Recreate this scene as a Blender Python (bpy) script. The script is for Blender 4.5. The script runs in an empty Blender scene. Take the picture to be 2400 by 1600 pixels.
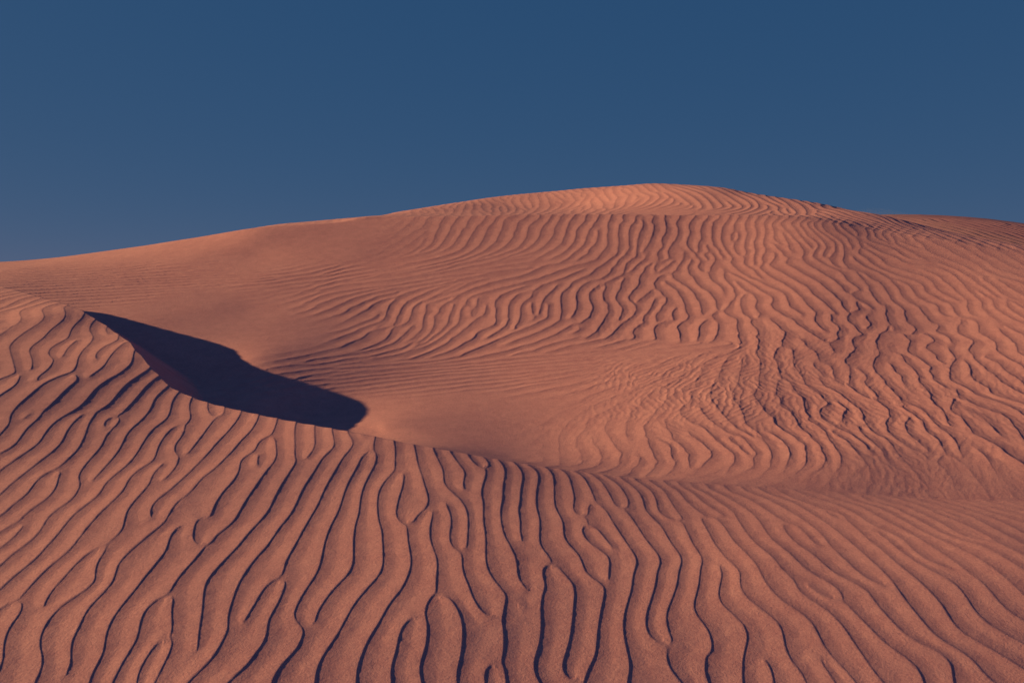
import bpy, math, time
import numpy as np

# ------------------------------------------------------------------ camera
S = bpy.context.scene
CAM_Z = 1.6
FPX = 2400 * 35 / 36                      # focal length in photograph pixels
PITCH = math.atan(147 / FPX)
cam_d = bpy.data.cameras.new("camera")
cam_d.lens = 35; cam_d.sensor_width = 36; cam_d.clip_start = 0.05; cam_d.clip_end = 20000
cam = bpy.data.objects.new("camera", cam_d); S.collection.objects.link(cam)
cam.location = (0, 0, CAM_Z); cam.rotation_euler = (math.pi / 2 - PITCH, 0, 0)
S.camera = cam

# ------------------------------------------------------------------ sky and sun
SUN_EL, SUN_AZ = math.radians(13.8), math.radians(-85)     # azimuth measured from +Y towards +X
W = bpy.data.worlds.new("World"); S.world = W; W.use_nodes = True
nt = W.node_tree; bg = nt.nodes["Background"]
sky = nt.nodes.new("ShaderNodeTexSky"); sky.sky_type = 'NISHITA'; sky.sun_disc = False
sky.sun_elevation = SUN_EL; sky.sun_rotation = SUN_AZ
sky.altitude = 0; sky.air_density = 0.3; sky.dust_density = 0.0; sky.ozone_density = 6.0
sep = nt.nodes.new("ShaderNodeSeparateColor"); comb = nt.nodes.new("ShaderNodeCombineColor")
nt.links.new(sky.outputs[0], sep.inputs[0])
for i, (g, k) in enumerate(((.60, .29), (.25, .39), (.13, .73))):      # a deep, even, polarised desert blue
    pw = nt.nodes.new("ShaderNodeMath"); pw.operation = 'POWER'; pw.inputs[1].default_value = g
    mu = nt.nodes.new("ShaderNodeMath"); mu.operation = 'MULTIPLY'; mu.inputs[1].default_value = k
    nt.links.new(sep.outputs[i], pw.inputs[0]); nt.links.new(pw.outputs[0], mu.inputs[0]); nt.links.new(mu.outputs[0], comb.inputs[i])
nt.links.new(comb.outputs[0], bg.inputs[0]); bg.inputs[1].default_value = 0.1

sl = bpy.data.lights.new("sun", 'SUN'); sl.energy = 2.75; sl.angle = math.radians(0.53)
sl.color = (1.0, 0.96, 0.40)
sun = bpy.data.objects.new("sun", sl); S.collection.objects.link(sun)
import mathutils
sv = mathutils.Vector((math.sin(SUN_AZ) * math.cos(SUN_EL), math.cos(SUN_AZ) * math.cos(SUN_EL), math.sin(SUN_EL)))
sun.rotation_euler = sv.to_track_quat('Z', 'Y').to_euler()
sun.location = sv * 50
S.view_settings.view_transform = 'Standard'; S.view_settings.look = 'None'
S.view_settings.gamma = 1; S.view_settings.exposure = 1.07

# ------------------------------------------------------------------ helpers
rng = np.random.default_rng(11)
cp, sp = math.cos(PITCH), math.sin(PITCH)

def ray(u, v):
    """world direction through a point of the photograph, scaled so that y = 1"""
    a = (np.asarray(u, float) - 1200) / FPX; b = (800 - np.asarray(v, float)) / FPX
    dy = cp + b * sp; dz = -sp + b * cp
    return a / dy, dz / dy

def world(pts):
    p = np.array(pts, float); dx, dz = ray(p[:, 0], p[:, 1])
    return np.stack([dx * p[:, 2], p[:, 2], CAM_Z + dz * p[:, 2]], 1)

class Surface:
    """thin-plate spline through surveyed ground points"""
    def __init__(s, P, smooth=1e-4):
        n = len(P); s.c = P[:, :2]
        K = s.k(np.linalg.norm(s.c[:, None] - s.c[None], axis=2)) + np.eye(n) * smooth
        Q = np.c_[np.ones(n), s.c]
        A = np.block([[K, Q], [Q.T, np.zeros((3, 3))]])
        s.w = np.linalg.solve(A, np.r_[P[:, 2], 0, 0, 0])
    @staticmethod
    def k(r):
        return np.where(r > 1e-9, r * r * np.log(np.maximum(r, 1e-9)), 0)
    def __call__(s, x, y):
        x = np.asarray(x, float); y = np.asarray(y, float)
        z = s.w[-3] + s.w[-2] * x + s.w[-1] * y
        for (cx, cy), w in zip(s.c, s.w):
            r2 = (x - cx) ** 2 + (y - cy) ** 2 + 1e-12
            z = z + w * 0.5 * r2 * np.log(r2)
        return z

# crest of the near dune, left to right: photograph x, y and distance
CREST = world([(-700,670,12.4),(-300,660,11.6),(0,671,10.8),(37,675,10.6),(98,697,10.25),(143,711,10.0),(184,725,9.75),(204,737,9.63),(250,763,9.35),
 (290,792,8.9),(308,804,8.72),(315,820,8.52),(330,830,8.42),(350,865,8.17),(371,877,8.02),(394,904,7.82),(416,916,7.72),
 (447,930,7.6),(480,941,7.48),(525,952,7.34),(561,960,7.24),(602,970,7.14),(646,978,7.04),(691,988,6.95),
 (734,996,6.87),(774,1003,6.8),(842,1016,6.69),(880,1024,6.64),(920,1032,6.59),(967,1041,6.54),(1012,1050,6.5),(1060,1058,6.47),
 (1130,1070,6.43),(1200,1083,6.4),(1300,1098,6.37),(1400,1111,6.35),(1500,1122,6.33),(1600,1130,6.33),(1800,1145,6.34),
 (2000,1158,6.34),(2200,1170,6.34),(2400,1180,6.34),(2900,1200,6.34),(3500,1220,6.34)])
NEAR = world([(1200,1600,3.9),(0,1600,3.75),(2400,1600,4.05),(600,1600,3.8),(1800,1600,4.0),(1200,1300,5.0),(600,1300,4.93),
 (0,1300,4.88),(1800,1300,5.08),(2400,1300,5.12),(200,900,7.65),(0,800,8.75),(0,860,8.0),(160,860,8.06),(0,740,9.6),(100,740,9.5),(-700,740,10.2),(0,950,7.0),(0,1100,5.95),(300,1050,6.35),(300,1000,6.75),(0,1050,6.25),
 (600,1100,6.05),(600,1050,6.45),(3200,1600,4.2),(3200,1300,5.2),(-700,1600,3.7),(-700,1100,5.85),(-700,850,7.8),(900,1150,5.8),(900,1100,6.17),(300,1150,5.66),(1600,1220,5.6)])
F = Surface(np.r_[NEAR, CREST[::2]], 3e-4)

# the hollow and the long slope behind it
BACK = world([(2000,1060,6.95),(1950,980,7.75),(1900,900,8.55),(1900,820,9.35),(1900,700,10.8),(1900,600,12.1),(1900,530,13.1),
 (2400,1150,6.5),(2400,1080,6.85),(2400,950,7.95),(2400,820,9.2),(2400,700,10.6),(2400,640,11.4),(2400,602,12.0),(2200,572,12.5),(2200,650,11.4),(2200,750,10.2),
 (2050,535,13.2),(2400,1179,6.35),(2000,1157,6.35),(1800,1144,6.35),(1600,1129,6.35),(1700,1122,6.55),(1500,1121,6.35),(1500,1113,6.6),(1400,1110,6.37),(1400,1102,6.65),(1300,1097,6.38),(1200,1082,6.42),(1200,1072,6.95),(1100,1064,6.47),(1012,1049,6.53),(1000,1032,7.3),(888,1008,7.7),(816,940,8.6),(860,975,8.15),(700,970,8.25),
 (600,950,8.2),(600,900,8.75),(450,900,8.9),(600,840,9.3),(600,780,10.1),(600,720,10.95),(600,660,11.8),(600,600,12.75),(600,550,13.35),
 (300,790,9.9),(300,700,11.25),(300,640,12.3),(300,600,13.15),(100,680,11.6),(0,645,12.3),(0,628,13.0),(0,615,13.7),(-500,640,13.1),(-500,660,12.2),
 (900,1000,7.75),(900,900,8.98),(900,820,9.8),(900,740,10.75),(900,660,11.75),(900,600,12.6),(900,540,13.4),(900,514,13.8),
 (1200,1000,7.85),(1200,900,8.95),(1200,860,9.35),(1200,780,10.2),(1200,700,11.15),(1200,600,12.5),(1200,520,13.6),(1200,507,13.8),
 (1500,1050,7.2),(1500,950,8.2),(1500,860,9.15),(1500,780,10.1),(1500,700,11.1),(1500,600,12.4),(1500,520,13.5),(1500,506,13.75),
 (1700,1060,7.05),(1700,950,8.05),(1700,860,9.0),(1700,700,11.0),(1700,600,12.3),(1700,520,13.45),(1700,509,13.6),
 (3200,1150,6.4),(3200,900,8.2),(3200,700,10.6),(2900,640,11.5),(450,565,13.5),(150,605,13.62)])
B = Surface(BACK, 2e-4)

# brow of that slope and the summit dome beyond it
BROW = world([(-900,640,13.4),(-400,628,13.6),(0,614,13.75),(150,603,13.72),(300,584,13.68),(450,562,13.64),(600,538,13.62),(720,524,13.65),(850,511.5,13.75),
 (920,509,13.85),(1000,507.5,13.85),(1100,506.5,13.85),(1200,506,13.85),(1300,505,13.85),(1400,504.5,13.85),(1500,505,13.8),(1600,506.5,13.75),(1700,509,13.65),
 (1800,513,13.6),(2000,530,13.2),(2200,568,12.65),(2400,599,12.1),(3200,640,11.7)])
DOME = world([(600,531.5,14.7),(450,555,14.5),(300,578,14.4),(150,599,14.3),(0,611,14.2),(-400,624,14.0),(720,518.5,14.8),(820,511,15.6),(870,506,16.3),(930,498,18),(1000,488,19.2),(1100,474,20.0),(1200,460,20.3),(1350,443,19.9),
 (1530,431,18.7),(1700,441,17.7),(1900,473,16.4),(2050,503,14.8),(2200,545,13.5),(2400,583,12.5),(1200,504,16.1),(1500,501,15.6),(1500,470,17.1),(1350,480,18.0),
 (1200,480,18.5),(1700,497,15.1),(1700,470,16.3),(1850,505,14.5),(1000,499,17.0),(1030,505,16.0),(1850,485,15.5),(2000,515,14.0),(2200,560,12.9),(2400,593,12.25)])
DOME = np.r_[DOME, [(4,24,2.9),(-2,25,1.9),(-6,19,1.2),(-9,17,1.0),(9,20,1.3),(13,19,.4),(-3.4,19.5,2.2),(3.4,20.5,3.3),(7,18.5,2.1),(8,15.5,1.7),(5.5,18.5,2.55),(0,22,2.9)],
             BROW[-4:]]
D = Surface(DOME, 2e-4)

def walk(surf, u, v, y0, y1, n=260):
    """where the sight line of a photograph point meets a surface"""
    u = np.asarray(u, float); dx, dz = ray(u, v)
    ys = np.linspace(y0, y1, n)
    Y = np.broadcast_to(ys, (len(u), n)); X = dx[:, None] * Y
    g = CAM_Z + dz[:, None] * Y - surf(X, Y)
    neg = g < 0
    k = np.where(neg.any(1), neg.argmax(1), -1); ok = k > 0
    k = np.maximum(k, 1); i = np.arange(len(u))
    g0, g1 = g[i, k - 1], g[i, k]
    t = g0 / (g0 - g1 + 1e-12)
    y = ys[k - 1] + t * (ys[k] - ys[k - 1])
    return dx * y, y, ok

def read_lines(txt, surf, y0, y1):
    out = []; tile = None
    for row in txt.strip().split('\n'):
        row = row.strip()
        if not row or row[0] == '#': continue
        if row[0] == '@':
            tile = [float(q) for q in row[1:].split()]; continue
        p = np.array([[float(c) for c in q.split(',')] for q in row.split()])
        if len(p) < 2: continue
        uv = p / tile[2] + np.array(tile[:2])
        # smooth through the surveyed points
        q = np.vstack([2 * uv[0] - uv[1], uv, 2 * uv[-1] - uv[-2]]); dense = []
        for i in range(1, len(q) - 2):
            for t in np.linspace(0, 1, 6, endpoint=False):
                a, b, c, d = q[i - 1], q[i], q[i + 1], q[i + 2]
                dense.append(0.5 * (2 * b + (c - a) * t + (2 * a - 5 * b + 4 * c - d) * t * t + (3 * b - 3 * c + d - a) * t ** 3))
        dense.append(uv[-1]); dense = np.array(dense)
        x, y, ok = walk(surf, dense[:, 0], dense[:, 1], y0, y1)
        w = np.stack([x, y], 1)[ok]
        if len(w) > 1: out.append(w)
    return out

def cubic(G, gx, gy):
    """bicubic sample of grid G[iy, ix] at fractional indices"""
    ny, nx = G.shape
    gx = np.clip(gx, 1, nx - 3.001); gy = np.clip(gy, 1, ny - 3.001)
    ix = gx.astype(np.int32); iy = gy.astype(np.int32); tx = (gx - ix).astype(np.float32); ty = (gy - iy).astype(np.float32)
    def wts(t):
        return (-.5*t + t*t - .5*t**3, 1 - 2.5*t*t + 1.5*t**3, .5*t + 2*t*t - 1.5*t**3, -.5*t*t + .5*t**3)
    wx, wy = wts(tx), wts(ty); r = np.zeros(gx.shape, np.float32); G = G.astype(np.float32)
    for j in range(4):
        row = np.zeros(gx.shape, np.float32)
        for i in range(4):
            row += wx[i] * G[iy + j - 1, ix + i - 1]
        r += wy[j] * row
    return r

def value_noise(x, y, sc, seed, octs=3):
    out = np.zeros(x.shape, np.float32); a = 1.0; tot = 0
    for o in range(octs):
        r = np.random.default_rng(seed + o); G = r.standard_normal((256, 256)).astype(np.float32)
        gx = (x / sc + 37.3) % 250 + 2; gy = (y / sc + 11.7) % 250 + 2
        out += a * cubic(G, gx, gy); tot += a * a; a *= .5; sc *= .5
    return out / math.sqrt(tot)

class Ripples:
    """wind ripples grown over a patch of ground along the surveyed brinks:
       a phase field is relaxed with filters tuned to the local wind direction and spacing"""
    def __init__(s, lines, x0, y0, x1, y1, h, lam0, lamr, refdir, seed, iters=3, noise=0.35, field=None, inj_w=1.0, lmax=9.9):
        s.x0, s.y0, s.h = x0, y0, h
        nx, ny = int((x1 - x0) / h), int((y1 - y0) / h); s.nx, s.ny = nx, ny
        X = x0 + np.arange(nx) * h; Y = y0 + np.arange(ny) * h
        XX, YY = np.meshgrid(X, Y)
        fx = np.fft.fftfreq(nx, h)[None]; fy = np.fft.fftfreq(ny, h)[:, None]; f2 = fx * fx + fy * fy
        def blur(a, sg):
            return np.fft.ifft2(np.fft.fft2(a) * np.exp(-2 * math.pi ** 2 * sg * sg * f2)).real
        imp = np.zeros((ny, nx)); nX = np.zeros((ny, nx)); nY = np.zeros((ny, nx))
        S_ = []
        for L in lines:
            d = np.diff(L, axis=0); ln = np.hypot(d[:, 0], d[:, 1])
            for a, dd, l in zip(L[:-1], d, ln):
                if l < 1e-6 or l > 1.5: continue
                k = max(1, int(l / (h * .7))); t = (np.arange(k) + .5) / k
                n = np.array([dd[1], -dd[0]]) / l
                r = refdir(a[0], a[1])
                if n @ r < 0: n = -n
                for tt in t:
                    S_.append((a[0] + dd[0] * tt, a[1] + dd[1] * tt, n[0], n[1], l / k))
        S_ = np.array(S_) if S_ else np.zeros((1, 5)) - 99
        ix = np.round((S_[:, 0] - x0) / h).astype(int); iy = np.round((S_[:, 1] - y0) / h).astype(int)
        ok = (ix >= 0) & (ix < nx) & (iy >= 0) & (iy < ny)
        S_, ix, iy = S_[ok], ix[ok], iy[ok]
        # sub-cell splat of the brinks
        gx = (S_[:, 0] - x0) / h; gy = (S_[:, 1] - y0) / h
        jx = np.floor(gx).astype(int); jy = np.floor(gy).astype(int); tx = gx - jx; ty = gy - jy
        for a, b, w in ((0, 0, (1-tx)*(1-ty)), (1, 0, tx*(1-ty)), (0, 1, (1-tx)*ty), (1, 1, tx*ty)):
            qx = np.clip(jx + a, 0, nx - 1); qy = np.clip(jy + b, 0, ny - 1)
            np.add.at(imp, (qy, qx), w * S_[:, 4] / h); np.add.at(nX, (qy, qx), w * S_[:, 2] * S_[:, 4] / h)
            np.add.at(nY, (qy, qx), w * S_[:, 3] * S_[:, 4] / h)
        # wind direction
        dX = np.zeros_like(imp); dY = np.zeros_like(imp)
        for sg, w in ((.3 * lam0, 1), (1.2 * lam0, .05), (3.5 * lam0, .01), (10 * lam0, .003)):
            dX += w * blur(nX, sg) * sg; dY += w * blur(nY, sg) * sg
        if field is not None: dX, dY = field(XX, YY)
        m = np.hypot(dX, dY) + 1e-9; dX /= m; dY /= m
        s.dX, s.dY = dX, dY
        # spacing
        mask = imp > .25; st = np.arange(.38 * lam0, 1.9 * lam0, h * .8)
        sel = rng.random(len(S_)) < .35; P = S_[sel]; acc = np.zeros((ny, nx)); wt = np.zeros((ny, nx))
        for sgn in (1, -1):
            hit = np.full(len(P), np.nan)
            for d in st:
                qx = np.round((P[:, 0] + sgn * P[:, 2] * d - x0) / h).astype(int); qy = np.round((P[:, 1] + sgn * P[:, 3] * d - y0) / h).astype(int)
                inn = (qx >= 0) & (qx < nx) & (qy >= 0) & (qy < ny) & np.isnan(hit)
                hh = np.zeros(len(P), bool); hh[inn] = mask[qy[inn], qx[inn]]; hit[hh] = d
            g = ~np.isnan(hit)
            qx = np.round((P[g, 0] - x0) / h).astype(int); qy = np.round((P[g, 1] - y0) / h).astype(int)
            np.add.at(acc, (qy, qx), np.log(hit[g] + h)); np.add.at(wt, (qy, qx), 1)
        base = np.log(lamr(XX, YY))
        num = np.zeros_like(acc); den = np.zeros_like(acc)
        for sg, w in ((.7 * lam0, 1), (2 * lam0, .1)):
            num += w * blur(acc, sg); den += w * blur(wt, sg)
        bw = .0012; lam = np.exp((num + bw * base) / (den + bw)); lam = np.exp(blur(np.log(lam), .4 * lam0))
        lam = np.clip(lam, .45 * lam0, min(1.9 * lam0, lmax)); s.lam = lam
        # seed
        line = blur(imp, .13 * lam0); line /= (np.percentile(line[imp > .3], 60) if (imp > .3).any() else 1)
        line = np.minimum(line, 1.3); cover = np.clip(blur(imp, .6 * lam0) * 8 * lam0 / lam0, 0, None)
        cover = cover / (np.percentile(cover[imp > .3], 50) if (imp > .3).any() else 1); cover = np.clip(cover * 1.6, 0, 1)
        nz = rng.standard_normal((ny, nx)); nz = blur(nz, .16 * lam0); nz /= nz.std()
        ND = 20; ang = (np.arctan2(dY, dX) / (2 * math.pi) * ND) % ND
        LB = np.exp(np.arange(math.log(lam.min()), math.log(lam.max()) + .22, .22)); lp = (np.log(lam) - math.log(LB[0])) / .22
        def bank(f, bw_=.27):
            Ff = np.fft.fft2(f); C = np.zeros((ny, nx), complex)
            for a in range(ND):
                da = np.abs((ang - a + ND / 2) % ND - ND / 2); wa = np.clip(1 - da, 0, 1)
                if wa.max() <= 0: continue
                for l, L in enumerate(LB):
                    w = wa * np.clip(1 - np.abs(lp - l), 0, 1)
                    if w.max() <= .001: continue
                    k0 = 1 / L; th = 2 * math.pi * a / ND; sg = bw_ * k0
                    H = np.exp(-((fx - k0 * math.cos(th)) ** 2 + (fy - k0 * math.sin(th)) ** 2) / (2 * sg * sg))
                    C += w * np.fft.ifft2(Ff * H)
            return C
        inj = line * 2.2 * cover * inj_w
        f = inj + noise * nz * (1 - .9 * cover * inj_w)
        for it in range(iters):
            C = bank(f); a = np.abs(C); loc = blur(a, 1.5 * lam0) + 1e-6
            n = C.real / (a + .12 * loc)
            f = n + inj * 1.0
        C = bank(n * (1 - .6 * cover) + inj * 1.6, .40); a = np.abs(C); loc = np.maximum(blur(a, 1.5 * lam0), 1e-6)
        s.c = C.real / (a + 1e-9); s.s = C.imag / (a + 1e-9); q = a / loc
        s.amp = np.clip((q - .10) / .38, 0, 1); s.amp = blur(s.amp ** 1, .12 * lam0)
        s.cover = blur(cover, lam0 * .7)
    def idx(s, x, y):
        return (x - s.x0) / s.h, (y - s.y0) / s.h
    def height(s, x, y, ratio=.034):
        gx, gy = s.idx(x, y)
        ph = np.arctan2(cubic(s.s, gx, gy), cubic(s.c, gx, gy)) / (2 * math.pi) % 1.0
        t = ph; a, b, k = .045, .45, .56           # brink, steep lee, hollow, long windward side
        lee_ = np.clip(t / a, 0, 1); d1 = 1 - lee_ * (1 - k)
        h_ = np.clip((t - a) / (b - a), 0, 1); d2 = k * (1 - h_) ** 2
        u = np.clip((t - b) / (1 - b), 0, 1); up = (u * u / (u + .14) * 1.14) * .75 + .25 * u * u * (3 - 2 * u)
        up = up - .05 * np.clip((u - .86) / .14, 0, 1) ** 2 + .05 * np.clip((u - .86) / .14, 0, 1) ** 3
        p = np.where(t < a, d1, np.where(t < b, d2, up))
        return (p - .45) * cubic(s.lam, gx, gy) * ratio * np.clip(cubic(s.amp, gx, gy), 0, 1)

def guide(pts, surf, y0, y1, pw=3.0, floor=.25):
    """amount of something given at photograph points, spread over the ground by distance"""
    p = np.array(pts, float); x, y, ok = walk(surf, p[:, 0], p[:, 1], y0, y1)
    x, y, a = x[ok], y[ok], p[ok, 2]
    def f(X, Y):
        n = np.zeros(X.shape); d = np.zeros(X.shape)
        for cx, cy, ca in zip(x, y, a):
            w = 1 / ((X - cx) ** 2 + (Y - cy) ** 2 + floor ** 2) ** (pw / 2); n += w * ca; d += w
        return n / d
    return f

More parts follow.
